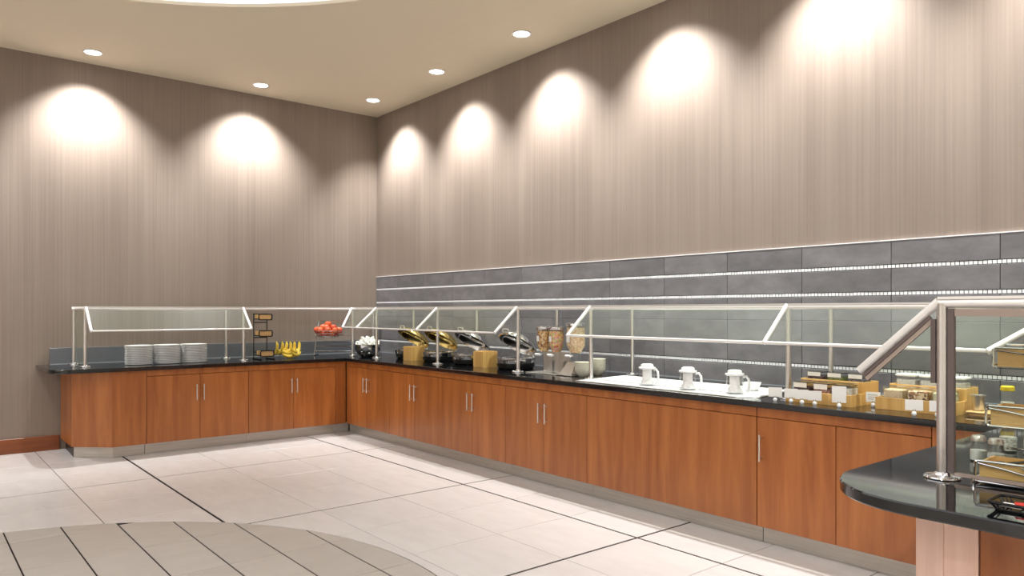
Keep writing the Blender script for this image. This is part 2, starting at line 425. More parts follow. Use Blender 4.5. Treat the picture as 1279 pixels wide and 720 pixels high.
for x, y, wh in ((9.9, -3.0, 'above the rounded return'), (10.3, -5.3, 'right of the camera'), (9.7, -7.6, 'behind the camera on the right'), (7.6, -9.3, 'behind the camera'),
                 (5.2, -9.8, 'far behind the floor circle'), (2.8, -9.1, 'behind the floor circle on the left')):
    downlight(x, y, 'added unseen fill downlight, outside the frame, '+wh, power=FILL_W, cone=152)  # unseen fill lamps, added to brighten the counter fronts

# ------------------------------------------------------------------ countertop
def arc(cx, cy, r, a0, a1, n=10): return [(cx+r*math.cos(a0+(a1-a0)*i/n), cy+r*math.sin(a0+(a1-a0)*i/n)) for i in range(n+1)]
poly = [(.001, -4.18)] + arc(.805, -3.95, .23, -PI/2, 0, 8) + [(1.035, -1.035), (8.192, -1.035)]
poly += arc(8.54, -2.607, .35, PI, PI*1.5, 14) + [(9.3, -2.957), (9.3, -.014), (.001, -.014)]
ct = thing('countertop', 'polished black granite counter running along both walls with a rounded return', 'countertop')
MB().prism(poly, TOP-TH, TOP, .005).obj('slab', GRANITE, ct, smooth=30)
MB().box(.001, .021, -4.05, -.016, TOP, 1.118, .002).obj('backsplash', BSPLASH, ct, smooth=0)
MB().box(.022, .028, -4.05, -.022, TOP, TOP+.006).box(.03, 9.3, -.022, -.0145, TOP, TOP+.006).obj('caulk_line', CAULK, ct, smooth=0)

# ------------------------------------------------------------------ cabinets
FACE = .995; KX = .919; ZB = .119; ZD = .832; ZT = TOP-TH-.0015
def cabinet(label, a, b, side, doors, handles, group=None, top_split=True, blank=False):
    """local frame: run along +X from 0..(b-a), front towards -Y at y=0; origin on the front plane at floor level"""
    if side == 'R': t = thing('base_cabinet', label, 'cabinet', (a, -FACE, 0), 0, group)
    elif side == 'L': t = thing('base_cabinet', label, 'cabinet', (FACE, a, 0), PI/2, group)
    wd = b-a; g = .002
    MB().box(.001, wd-.001, .021, FACE-.03, ZB, ZT).obj('carcass', WOODIN, t, smooth=0)
    MB().box(.001, wd-.001, .0, .02, ZD+.004, ZT, .0012).obj('top_rail', WOOD, t, smooth=0)
    MB().box(.001, wd-.001, FACE-KX, FACE-KX+.02, .001, ZB-.001).obj('toe_kick', KICK, t, smooth=0)
    for i, (p, q) in enumerate(doors):
        d = MB().box(-(q-p)/2+g, (q-p)/2-g, 0, .019, ZB, ZD, .0015).obj('panel' if blank else 'door', WOOD, t, smooth=0, loc=((p+q)/2-a, 0, 0))
        for hx in handles:
            if p < hx < q:
                h = MB().tube([(0, -.032, .548), (0, -.032, .722)], .0065, 10)
                h.tube([(0, 0, .568), (0, -.032, .568)], .005, 8).tube([(0, 0, .702), (0, -.032, .702)], .005, 8)
                h.obj('handle', STEEL, d, loc=(hx-(p+q)/2, 0, 0))
    return t
cabinet('two-door cherry cabinet under the plate stacks on the left counter', -3.304, -2.223, 'L', [(-3.304, -2.76), (-2.76, -2.223)], [-2.80, -2.725])
cabinet('two-door cherry cabinet below the bananas and the black tiered rack', -2.223, -1.14, 'L', [(-2.223, -1.68), (-1.68, -1.14)], [-1.715, -1.648])
lbl = ['two-door cherry cabinet nearest the inner corner, below the steel bowl', 'two-door cherry cabinet second from the inner corner on the tiled side',
       'two-door cherry cabinet third from the corner, below the second bamboo block', 'two-door cherry cabinet fourth from the corner, below the cereal dispensers']
xsx = [1.003, 2.06, 3.12, 4.172, 5.225]
for k in range(4):
    a, b = xsx[k], xsx[k+1]; m = (a+b)/2
    cabinet(lbl[k], a, b, 'R', [(a+(.003 if k == 0 else 0), m), (m, b)], [m-.04, m+.045])
cabinet('long blank cherry panel cabinet below the white chilled well', 5.225, 6.782, 'R', [(5.225, 6.782)], [], blank=True)
cabinet('cherry cabinet with one handle at its left edge beside the rounded counter', 6.785, 7.85, 'R', [(6.785, 7.315), (7.315, 7.85)], [6.822])
# end unit on the left with its chamfered side
t = thing('end_cabinet', 'chamfered cherry end unit at the free left end of the counter', 'cabinet')
o = [(.02, -3.95), (.69, -3.95), (FACE, -3.633), (FACE, -3.306), (.02, -3.306)]
MB().prism([(.03, -3.93), (.675, -3.93), (FACE-.021, -3.625), (FACE-.021, -3.308), (.03, -3.308)], ZB, ZT).obj('carcass', WOODIN, t, smooth=0)
def vpanel(p, q, z0, z1, th, name, m, parent):
    """upright board between plan points p and q, thickness th to its left"""
    p, q = Vector(p), Vector(q); L_ = (q-p).length; a = math.atan2(q.y-p.y, q.x-p.x)
    ob = MB().box(.001, L_-.001, 0, th, z0, z1, .001).obj(name, m, parent, smooth=0, loc=(p.x, p.y, 0)); ob.rotation_euler = (0, 0, a); return ob
vpanel((.02, -3.95), (.69, -3.95), ZB, ZT, .018, 'side_panel', WOOD, t)
vpanel((.69, -3.95), (FACE, -3.633), ZB, ZT, .018, 'chamfer_panel', WOOD, t)
vpanel((FACE, -3.633), (FACE, -3.306), ZB, ZT, .018, 'front_panel', WOOD, t)
vpanel((.02, -3.90), (.63, -3.92), .001, ZB-.001, .015, 'toe_kick', BLACK, t)
vpanel((.63, -3.92), (KX, -3.61), .001, ZB-.001, .015, 'toe_kick', KICK, t)
vpanel((KX, -3.61), (KX, -3.306), .001, ZB-.001, .015, 'toe_kick', KICK, t)
# corner filler
t = thing('corner_filler', 'narrow cherry filler posts in the inside corner of the counter', 'cabinet filler')
vpanel((FACE, -1.138), (FACE, -.999), ZB, ZT, .018, 'filler_panel', WOOD, t)
vpanel((KX, -1.138), (KX, -.921), .001, ZB-.001, .015, 'toe_kick', KICK, t)
vpanel((KX+.02, -KX), (1.002, -KX), .001, ZB-.001, .015, 'toe_kick', KICK, t)
# island base under the rounded return
t = thing('return_cabinet', 'cabinet base with a glare-toned chamfer panel under the rounded counter return', 'cabinet')
IX, IY = 8.40, -2.727
MB().prism([(IX+.02, -1.06), (IX+.02, -2.50), (8.50, -2.66), (8.67, -2.70), (9.2, -2.70), (9.2, -1.06)], ZB, ZT).obj('carcass', WOODIN, t, smooth=0)
def rpanel(p, q, z0, z1, m, name='side_panel'): return vpanel(p, q, z0, z1, .016, name, m, t)
rpanel((IX, -1.04), (IX, -2.557), ZB, ZT, WOODGLARE)
rpanel((IX, -2.56), (8.545, -2.712), ZB, ZT, WOODGLARE, 'chamfer_panel')
rpanel((8.548, -2.714), (8.653, IY), ZB, ZT, WOODGLARE, 'chamfer_panel')
rpanel((8.657, IY), (9.22, IY), ZB, ZT, WOOD, 'front_panel')
rpanel((IX+.05, -1.04), (IX+.05, -2.55), .001, ZB-.001, KICK, 'toe_kick')
rpanel((8.5, -2.64), (9.22, -2.66), .001, ZB-.001, KICK, 'toe_kick')
t = thing('corner_filler', 'cherry filler panel where the straight run meets the return', 'cabinet filler')
vpanel((7.853, -FACE), (IX-.004, -FACE), ZB, ZT, .018, 'filler_panel', WOOD, t)
vpanel((7.853, -KX), (IX-.004, -KX), .001, ZB-.001, .018, 'toe_kick', KICK, t)

# white chilled well set in the counter
t = thing('chilled_well', 'white chilled serving plate set flush in the granite under the pitchers', 'cold plate')
wp = [(5.05, -.955), (6.60, -.955), (6.72, -.87), (6.62, -.28), (4.98, -.28)]
MB().prism(wp, TOP+.0005, TOP+.006, .002).obj('rim', STEEL, t, smooth=0)
wi = [(5.075, -.94), (6.59, -.94), (6.70, -.86), (6.60, -.295), (5.0, -.295)]
MB().prism(wi, TOP+.0062, TOP+.009, .001).obj('frost_plate', PLASTICW, t, smooth=0)

# ------------------------------------------------------------------ sneeze guards
RZ = 1.552; BZ = 1.33; PR = .0175
def post(t, x, y, z0=TOP, z1=RZ, r=PR):
    p = MB().tube([(0, 0, z0+.011), (0, 0, z1)], r, 16).obj('post', STEEL, t, loc=(x, y, 0))
    f = MB().lathe([(0, 0), (.058, 0), (.06, .003), (.058, .008), (.03, .012), (.024, .02), (r+.001, .022)], 24, z=z0)
    for k in range(4):
        a = PI/4+k*PI/2; f.lathe([(.009, .009), (.008, .0125), (0, .0135)], 8, (.044*math.cos(a), .044*math.sin(a)), z0)
    f.obj('flange', CHROME, p)
    return p
def bar(t, name, pts, r=.014, m=None): return MB().tube(pts, r, 12).obj(name, m or RAILW, t)
def pane(t, quad, th=.008): return MB().sheet(quad, th).obj('glass_pane', GLASS, t, smooth=0)
def rail(t, p, q):
    r = MB().tube([p, q], .0155, 12); a, b = Vector(p), Vector(q); d = (b-a).normalized(); s_ = Vector((-d.y, d.x, 0))*.012
    r2 = []
    q4 = [a-s_, b-s_, b+s_, a+s_]
    r.add([(v.x, v.y, v.z+dz) for dz in (.014, .024) for v in q4], [(3, 2, 1, 0), (4, 5, 6, 7), (0, 1, 5, 4), (1, 2, 6, 5), (2, 3, 7, 6), (3, 0, 4, 7)])
    return r.obj('top_rail', RAILW, t)
def arm(t, p, q, r=.016): return bar(t, 'arm', [p, q], r)
FX = .66
gl = thing('sneeze_guard', 'steel and glass sneeze guard over the plate stacks on the left wall', 'sneeze guard')
for y in (-3.82, -2.16): post(gl, FX, y)
post(gl, FX, -.73)
for y in (-3.84, -2.19): post(gl, .14, y)
rail(gl, (FX, -3.835, RZ), (FX, -.73, RZ)); rail(gl, (.14, -3.86, RZ), (.14, -.16, RZ))
for y in (-3.83, -2.175): bar(gl, 'cross_bar', [(.14, y, RZ), (FX, y, RZ)], .012)
for y in (-3.81, -2.165): arm(gl, (FX, y, RZ+.012), (.93, y, BZ-.012))
arm(gl, (FX, -.745, RZ+.012), (.93, -1.015, BZ-.012))
bar(gl, 'bottom_rail', [(.925, -3.81, BZ-.01), (.925, -2.165, BZ-.01)], .009)
pane(gl, [(FX+.02, -3.79, RZ-.012), (.915, -3.79, BZ), (.915, -2.185, BZ), (FX+.02, -2.185, RZ-.012)])
pane(gl, [(.16, -3.8, RZ+.01), (FX-.02, -3.8, RZ+.01), (FX-.02, -.77, RZ+.01), (.16, -.77, RZ+.01)])
pane(gl, [(.165, -3.83, TOP+.025), (FX-.022, -3.83, TOP+.025), (FX-.022, -3.83, RZ-.015), (.165, -3.83, RZ-.015)], .006)
gr = thing('sneeze_guard', 'long sneeze guard over the hot dishes and pitchers along the tiled wall', 'sneeze guard')
for x in (1.294, 2.655, 4.037, 5.014, 6.855, 8.463): post(gr, x, -.73)
for x in (.15, 1.218, 2.594, 3.956, 4.965, 6.846, 8.5): post(gr, x, -.14)
rail(gr, (FX+.017, -.73, RZ), (8.48, -.73, RZ)); rail(gr, (.165, -.14, RZ), (9.0, -.14, RZ))
for x in (1.26, 2.625, 4.0, 4.99, 6.85): bar(gr, 'cross_bar', [(x, -.14, RZ), (x, -.73, RZ)], .012)
AX = (1.283, 2.645, 4.02, 5.004, 6.842)
for x in AX: arm(gr, (x, -.73, RZ+.012), (x, -1.005, BZ-.012))
arm(gr, (8.44, -.745, RZ+.012), (8.125, -1.01, BZ-.014), .018)
bar(gr, 'bottom_rail', [(.95, -1.0, BZ-.01), (4.02, -1.0, BZ-.01)], .009)
bar(gr, 'bottom_rail', [(5.0, -1.0, BZ-.01), (8.13, -1.0, BZ-.01)], .011)
edges = [.95, 1.283, 2.645, 4.02]
for a, b in ((.98, 1.265), (1.30, 2.628), (2.662, 4.003), (5.021, 6.825), (6.859, 8.12)):
    ta = FX+.05 if a < 1 else a; tb = 8.4 if b > 8 else b
    pane(gr, [(ta, -.752, RZ-.012), (a, -.99, BZ), (b, -.99, BZ), (tb, -.752, RZ-.012)])
for a, b in ((.7, 2.62), (2.63, 3.99), (4.01, 4.98), (5.0, 6.84), (6.86, 8.44)):
    pane(gr, [(a, -.71, RZ+.01), (b, -.71, RZ+.01), (b, -.16, RZ+.01), (a, -.16, RZ+.01)])
gi = thing('sneeze_guard', 'nearest sneeze guard end with thick post on the rounded counter return', 'sneeze guard')
PY = -2.496; PXX = 8.463
post(gi, PXX, PY, r=.0185); post(gi, 9.06, PY, r=.0185)
rail(gi, (PXX, PY, RZ), (PXX, -.765, RZ)); rail(gi, (PXX-.012, PY, RZ), (9.08, PY, RZ)); rail(gi, (9.06, PY+.02, RZ), (9.06, -.18, RZ))
am = arm(gi, (PXX-.01, PY, RZ+.008), (8.172, PY, 1.297), .0165)
d = Vector((8.172-PXX, 0, 1.297-RZ)).normalized()
nrm = Vector((d.z, 0, -d.x)); nrm = nrm if nrm.z < 0 else -nrm
def strip(p, q, o0, o1, th, name, m, parent):
    p, q = Vector(p), Vector(q)
    return MB().sheet([p+nrm*o0, q+nrm*o0, q+nrm*o1, p+nrm*o1], th).obj(name, m, parent, smooth=0)
A0 = (PXX-.055, PY, RZ-.03); A1 = (8.172, PY, 1.297)
strip(A0, A1, .018, .03, .016, 'gasket', BRONZE, am)
strip(A0, A1, .031, .046, .010, 'glazing_bead', TAN, am)
pane(gi, [(PXX-.036, PY, RZ-.075), (8.215, PY, 1.30), (PXX-.036, PY, 1.285)], .006)
MB().box(PXX-.036, PXX-.02, PY-.008, PY+.008, 1.27, RZ-.055).obj('glazing_channel', BRONZE, gi, smooth=0)
MB().box(PXX+.0195, PXX+.040, PY-.009, PY+.009, TOP+.024, RZ-.018).obj('glazing_channel', BRONZE, gi, smooth=0)
MB().box(PXX+.041, 9.03, PY-.006, PY+.006, RZ-.045, RZ-.02).obj('glazing_bead', TAN, gi, smooth=0)
MB().box(PXX+.041, 9.03, PY-.006, PY+.006, TOP+.014, TOP+.026).obj('glazing_bead', TAN, gi, smooth=0)
pane(gi, [(PXX+.041, PY, TOP+.026), (9.03, PY, TOP+.026), (9.03, PY, RZ-.045), (PXX+.041, PY, RZ-.045)], .006)
pane(gi, [(PXX+.02, PY+.03, RZ+.01), (9.04, PY+.03, RZ+.01), (9.04, -.79, RZ+.01), (PXX+.02, -.79, RZ+.01)])

# ------------------------------------------------------------------ left counter: plates, rack, bananas, apples, eggs
ORD = ['topmost', 'second from top', 'third from top', 'fourth from top', 'fifth from top', 'sixth from top', 'seventh from top', 'eighth from top', 'ninth from top', 'tenth from top']
def ordinal(i, n):
    j = n-1-i
    if i < 8 and j > 0 and i <= j: return ORD[i]
    return ['bottom', 'second from bottom', 'third from bottom', 'fourth from bottom', 'fifth from bottom', 'sixth from bottom', 'seventh from bottom', 'eighth from bottom', 'ninth from bottom'][j]
pm = None
for sx, (px, py, ln, np_) in enumerate(((.62, -3.295, 'leftmost', 16), (.62, -3.005, 'middle', 16), (.62, -2.715, 'rightmost', 16))):
    for k in range(np_):
        lab = '%s white dinner plate of the %s of three stacks' % (ordinal(np_-1-k, np_), ln); grp = 'plates in the %s stack' % ln
        if pm is None:
            o = MB().lathe([(0, 0), (.085, 0), (.09, .002), (.137, .006), (.14, .0075), (.14, .0125), (.138, .0138), (.13, .0125), (.088, .0062), (0, .0055)], 32).obj('dinner_plate', WHITE)
            pm = o
        else: o = pm.copy(); C.objects.link(o)
        tag(o, lab, 'plate', grp)
        o.location = (px+random.uniform(-.002, .002), py+random.uniform(-.002, .002), TOP+.0005+k*.0132)

def tiered_rack(loc, rz, label, wire, trays, wd, dp, th, wr_, tot):
    """local: width along X, front at -Y"""
    t = thing('tiered_rack', label, 'rack', loc, rz)
    f = MB(); yb = max(yo for _, yo in trays)+dp/2+.01; y00 = min(yo for _, yo in trays)-dp/2
    for sx in (-1, 1):
        x = sx*(wd/2+.012); path = [(x, .02, .003)]
        f.tube([(x, y00-.02, wr_), (x, yb+.03, wr_)], wr_, 8)
        xu = x if wire is BLACK else sx*wd*.22
        f.tube([(xu, yb, wr_), (xu, yb, tot)], wr_, 8)
        f.tube([(x, y00-.02, wr_), (x, y00-.026, wr_*2.2), (x, y00-.022, .02)], wr_, 8)
    for z in (tot*.98, tot*.8, tot*.47, tot*.15): f.tube([(-wd/2-.012, yb, z), (wd/2+.012, yb, z)], wr_, 8)
    f.obj('frame', wire, t)
    for (z, yo) in trays:
        # rectangular wire hoop round the tray plus swoosh on the front
        h = MB(); x0, x1 = -wd/2-.012, wd/2+.012; y0 = yo-dp/2-.006; z0, z1 = z-.004, z+th+.004
        rr = .012; loop = []
        for (cx, cz, a) in ((x0+rr, z0+rr, PI), (x1-rr, z0+rr, 1.5*PI), (x1-rr, z1-rr, 0), (x0+rr, z1-rr, .5*PI)):
            loop += [(cx+rr*math.cos(a+i*PI/8), y0, cz+rr*math.sin(a+i*PI/8)) for i in range(5)]
        h.tube(loop, wr_, 8, closed=True)
        for sx in (-1, 1):
            x = sx*(wd/2+.012); h.tube([(x, y0, z0+.01), (x, yb, z0+.01)], wr_, 8)
        if wire is CHROME:
            h.tube([(x0+.01, y0-.003, z1-.008), (x0+wd*.25, y0-.003, z1-.018), (x0+wd*.5, y0-.003, (z0+z1)/2), (x0+wd*.75, y0-.003, z0+.016), (x1-.006, y0-.003, z0+.006)], wr_*.8, 8)
            h.tube([(x0+wd*.4, y0-.003, z1-.008), (x0+wd*.6, y0-.003, (z0+z1)/2+.006), (x1-.006, y0-.003, z0+.02)], wr_*.8, 8)
        h.obj('tray_hoop', wire, t)
        b = MB(); e = .009; y0, y1 = yo-dp/2, yo+dp/2
        b.box(-wd/2, wd/2, y0, y1, z, z+.006)
        b.box(-wd/2, wd/2, y0, y0+e, z+.006, z+th, .001).box(-wd/2, wd/2, y1-e, y1, z+.006, z+th, .001)
        b.box(-wd/2, -wd/2+e, y0+e, y1-e, z+.006, z+th).box(wd/2-e, wd/2, y0+e, y1-e, z+.006, z+th)
        b.obj('wooden_tray', PINE, t, smooth=0)
    return t
rk = tiered_rack((.60, -1.90, TOP), PI/2, 'black wire rack with three small wooden trays on the left counter', BLACK, [(.045, -.05), (.285, 0), (.485, .01)], .14, .15, .06, .006, .56)
pk = []
for k in range(6):
    o = MB().box(-.02, .02, -.014, .014, 0, .05, .002).obj('sachet', CARD if k % 2 else CREAM)
    o.location = (.60+.05+random.uniform(-.02, .02), -1.95+.02*k, TOP+.052); o.rotation_euler = (0, 0, PI/2)
    tag(o, 'paper sachet standing in the lowest tray of the black rack', 'sachet', 'sachets in the black rack')

bw = thing('fruit_bowl', 'clear glass bowl holding the bananas beside the black rack', 'bowl', (.56, -1.56, TOP))
MB().lathe([(0, 0), (.08, 0), (.1, .008), (.135, .05), (.165, .11), (.16, .112), (.13, .053), (.095, .014), (0, .008)], 32).obj('glass_shell', JGLASS, bw)
def banana_mb(L_=.2, bend=1.5):
    m = MB(); n = 12; R = L_/bend; pts = []; rs = []
    for i in range(n+1):
        a = (i/n-.5)*bend; pts.append((R*math.sin(a), 0, R*(1-math.cos(a))))
        u = i/n; rs.append(.019*min(1, .25+3.2*min(u, 1-u))**.6 if .04 < u < .9 else .0065)
    return m.tube(pts, rs, 8), pts
bm_, bp_ = banana_mb(); ban = None
spots = [(.10, -.03, .045, 0, PI/2-.2), (.105, .055, .06, 0, PI/2+.5), (.05, -.02, .082, 0, PI/2), (0, .03, .06, 0, PI/2+.2), (-.05, -.02, .07, 0, PI/2-.3), (.0, -.06, .095, .2, PI/2-.7), (.03, .07, .1, -.2, PI/2+.7), (-.05, .03, .11, 0, PI/2)]
def banana(loc, rot, lab):
    global ban
    if ban is None:
        ban = banana_mb()[0].obj('banana', BANANA)
        p = bp_[-1]; q = bp_[0]
        MB().sphere(p, .0072, 8, 5).sphere(q, .0072, 8, 5).obj('tip', STEM, ban)
        o = ban
    else: o = dup(ban)
    o.location = loc; o.rotation_euler = rot; tag(o, lab, 'banana', 'bananas in the glass bowl'); return o
for (dx, dy, dz, tilt, rz) in spots:
    banana((.56+dx, -1.56+dy, TOP+dz-.02), (tilt, 0, rz), 'ripe yellow banana heaped in the glass bowl')
for k in range(6):
    banana((.56-.03+.02*(k % 2), -1.70+.056*k, TOP+.115), (0, -PI/2+.25+.1*(k % 3), PI/2-.9+.36*k), 'ripe yellow banana heaped in the glass bowl')

# apple basket on its wire stand
st = thing('wire_stand', 'silver wire easel stand behind the apples in the corner', 'stand', (.41, -.87, TOP), .0)
f = MB(); dvec = Vector((.36, .37, 0)).normalized(); nv = Vector((dvec.y, -dvec.x, 0))    # nv towards the camera
for s_ in (-1, 1):
    a = dvec*(s_*.26); f.tube([a+nv*.04+Vector((0, 0, .004)), a*.93+nv*0+Vector((0, 0, .25)), a*.86-nv*.05+Vector((0, 0, .46))], .006, 8)
    f.tube([a+nv*.08+Vector((0, 0, .007)), a-nv*.12+Vector((0, 0, .007))], .006, 8)
for z, k in ((.06, .985), (.125, .96), (.18, .95), (.27, .92), (.45, .86)):
    off = .04-.09*z/.46
    f.tube([dvec*(-.26*k)+nv*off+Vector((0, 0, z)), dvec*(.26*k)+nv*off+Vector((0, 0, z))], .0045, 8)
f.obj('frame', CHROME, st)
bk = thing('wire_basket', 'silver wire basket of apples hung on the easel stand', 'basket', (.41-dvec.x*.03+nv.x*.16, -.87-dvec.y*.03+nv.y*.16, TOP+.245))
f = MB()
for r, z in ((.19, .085), (.178, .05), (.15, .018), (.1, .003)):
    f.tube([(r*math.cos(2*PI*i/28), r*math.sin(2*PI*i/28)*.8, z) for i in range(28)], .0032, 6, closed=True)
for k in range(16):
    a = 2*PI*k/16
    f.tube([(r*math.cos(a), r*math.sin(a)*.8, z) for r, z in ((.19, .085), (.178, .05), (.15, .018), (.1, .003))], .0022, 6)
f.tube([(-.09, 0, .003), (.09, 0, .003)], .003, 6).tube([(0, -.07, .003), (0, .07, .003)], .003, 6)
f.obj('wirework', CHROME, bk); bk.rotation_euler = (0, 0, math.atan2(dvec.y, dvec.x))
ap = None
apos = []
for ring_, (n_, r_, z_) in enumerate(((1, 0, .05), (5, .092, .052), (8, .142, .088), (4, .07, .125), (1, .0, .16))):
    for k in range(n_):
        a = 2*PI*k/n_+ring_*.5; apos.append((r_*math.cos(a), r_*math.sin(a)*.78, z_+random.uniform(-.004, .004)))
ca, sa = dvec.x, dvec.y
for (x, y, z) in apos:
    if ap is None:
        ap = MB().lathe([(0, -.026), (.012, -.031), (.027, -.026), (.036, -.008), (.037, .006), (.031, .022), (.018, .031), (.008, .029), (0, .023)], 16).obj('apple', APPLE)
        MB().tube([(0, 0, .022), (.003, 0, .04)], .0018, 6).obj('stalk', BROWN, ap); o = ap
    else: o = dup(ap)
    o.location = (bk.location.x+x*ca-y*sa, bk.location.y+x*sa+y*ca, bk.location.z+z+.004); o.rotation_euler = (random.uniform(-.5, .5), random.uniform(-.5, .5), random.uniform(0, 6)); o.scale = (1.2, 1.2, 1.2)
    tag(o, 'red apple piled in the silver wire basket', 'apple', 'apples in the wire basket')

EX, EY, EK = .95, -.67, 1.2
eb = thing('mixing_bowl', 'polished steel bowl heaped with white eggs in the corner', 'bowl', (EX, EY, TOP)); eb.scale = (EK, EK, 1.0)
MB().lathe([(0, .001), (.07, .001), (.075, .006), (.115, .045), (.138, .1), (.143, .155), (.148, .158), (.146, .162), (.139, .158), (.133, .102), (.11, .05), (.07, .01), (0, .008)], 36).obj('shell', CHROME, eb)
eg = None
for (n_, r_, z_) in ((15, .136, .15), (10, .09, .16), (12, .132, .182), (8, .085, .2), (4, .04, .208), (6, .07, .23), (1, 0, .24)):
    for k in range(n_):
        a = 2*PI*k/n_+z_*20
        if eg is None:
            eg = MB().lathe([(0, -.026), (.012, -.0235), (.0195, -.014), (.0215, -.002), (.019, .012), (.012, .024), (.005, .0295), (0, .0305)], 14).obj('egg', EGG); o = eg
        else: o = eg.copy(); C.objects.link(o)
        o.location = (EX+r_*math.cos(a), EY+r_*math.sin(a), TOP+z_+random.uniform(-.004, .004)); o.rotation_euler = (random.uniform(-1, 1), random.uniform(-1, 1), random.uniform(0, 6))
        tag(o, 'white egg heaped in the polished steel bowl', 'egg', 'eggs in the steel bowl')

# ------------------------------------------------------------------ chafing dishes and bamboo blocks
GOLDREFL = mat('lid_gold_reflection', (240, 214, 140), .12, 1.0)  # polished steel, its warm reflection put into the colour as a gold tint
def chafer(x, y, label, lidm=None):
    t = thing('chafing_dish', label, 'chafing dish', (x, y, TOP)); r = .205
    MB().lathe([(0, .006), (r*.82, .006), (r*.9, .012), (r*.95, .04), (r*.95, .055), (r*.9, .056), (0, .056)], 36).obj('base', BLACKP, t)
    b = MB().lathe([(r*.93, .0565), (r*.965, .06), (r*.99, .085), (r*1.0, .104), (r*1.03, .108), (r*1.03, .113), (r*.97, .114), (r*.9, .108), (r*.86, .09), (0, .089)], 36).obj('water_pan', CHROME, t)
    MB().lathe([(0, .095), (r*.86, .095), (r*.87, .098), (0, .099)], 30).obj('food_pan', BLACK, t)
    for k in range(4):
        a = PI/4+k*PI/2; MB().lathe([(.016, 0), (.018, .004), (.014, .012), (0, .012)], 12, (r*.78*math.cos(a), r*.78*math.sin(a))).obj('foot', BLACKP, t)
    MB().box(-.035, .035, r*.96, r*.96+.05, .085, .125, .006).tube([(-.045, r+.02, .125), (.045, r+.02, .125)], .011, 12).obj('hinge', STEEL, t)
    # lid: dome opened ~42 degrees about the rear hinge
    M = Matrix.Translation((0, r+.0, .122)) @ Matrix.Rotation(-math.radians(33), 4, 'X') @ Matrix.Translation((0, -r-.012, 0))
    ld = MB().lathe([(r*1.0, 0), (r*1.04, .002), (r*1.04, .012), (r*.98, .04), (r*.8, .072), (r*.5, .092), (r*.2, .1), (0, .101), ], 36)
    ld.lathe([(r*1.0, 0), (r*.96, .038), (r*.785, .068), (r*.49, .088), (r*.2, .096), (0, .097)], 36)
    lo = ld.xf(M).obj('lid', lidm or CHROME, t)
    h = MB().tube([(-.045, -r*.98, .03), (-.045, -r*1.06, .045), (-.04, -r*1.09, .05), (.04, -r*1.09, .05), (.045, -r*1.06, .045), (.045, -r*.98, .03)], .007, 8)
    h.xf(M).obj('handle', STEEL, lo)
    return t
chafer(1.58, -.40, 'chafing dish with lifted golden-reflection lid, nearest the corner, behind a bamboo block', GOLDREFL)
chafer(2.25, -.44, 'chafing dish with lifted golden-reflection lid between the bamboo blocks, behind a post', GOLDREFL)
chafer(2.88, -.45, 'chafing dish with lifted lid, third from the corner, left of the second block')
chafer(3.69, -.47, 'chafing dish with lifted lid beside the cereal dispensers')
def block(x, y, label):
    t = thing('bamboo_block', label, 'riser'); t.location = (x, y, TOP)
    e = .012; wd, dp, h = .17, .19, .165
    b = MB().box(0, wd, 0, e, 0, h, .001).box(0, wd, dp-e, dp, 0, h, .001).box(0, e, e, dp-e, 0, h).box(wd-e, wd, e, dp-e, 0, h)
    b.obj('side_walls', BAMBOO, t, smooth=0)
    MB().box(e, wd-e, e, dp-e, 0, .01).obj('bottom', BAMBOO, t, smooth=0)
    MB().tube([(wd*.35, dp*.5, .012), (wd*.28, dp*.3, .155)], .006, 8).tube([(wd*.6, dp*.5, .012), (wd*.7, dp*.55, .15)], .006, 8).obj('liner_tongs', STEEL, t)
    return t
block(1.845, -.68, 'square bamboo utensil box nearest the corner, before the first chafing dish')
block(3.225, -.665, 'square bamboo utensil box between the third and fourth chafing dishes')

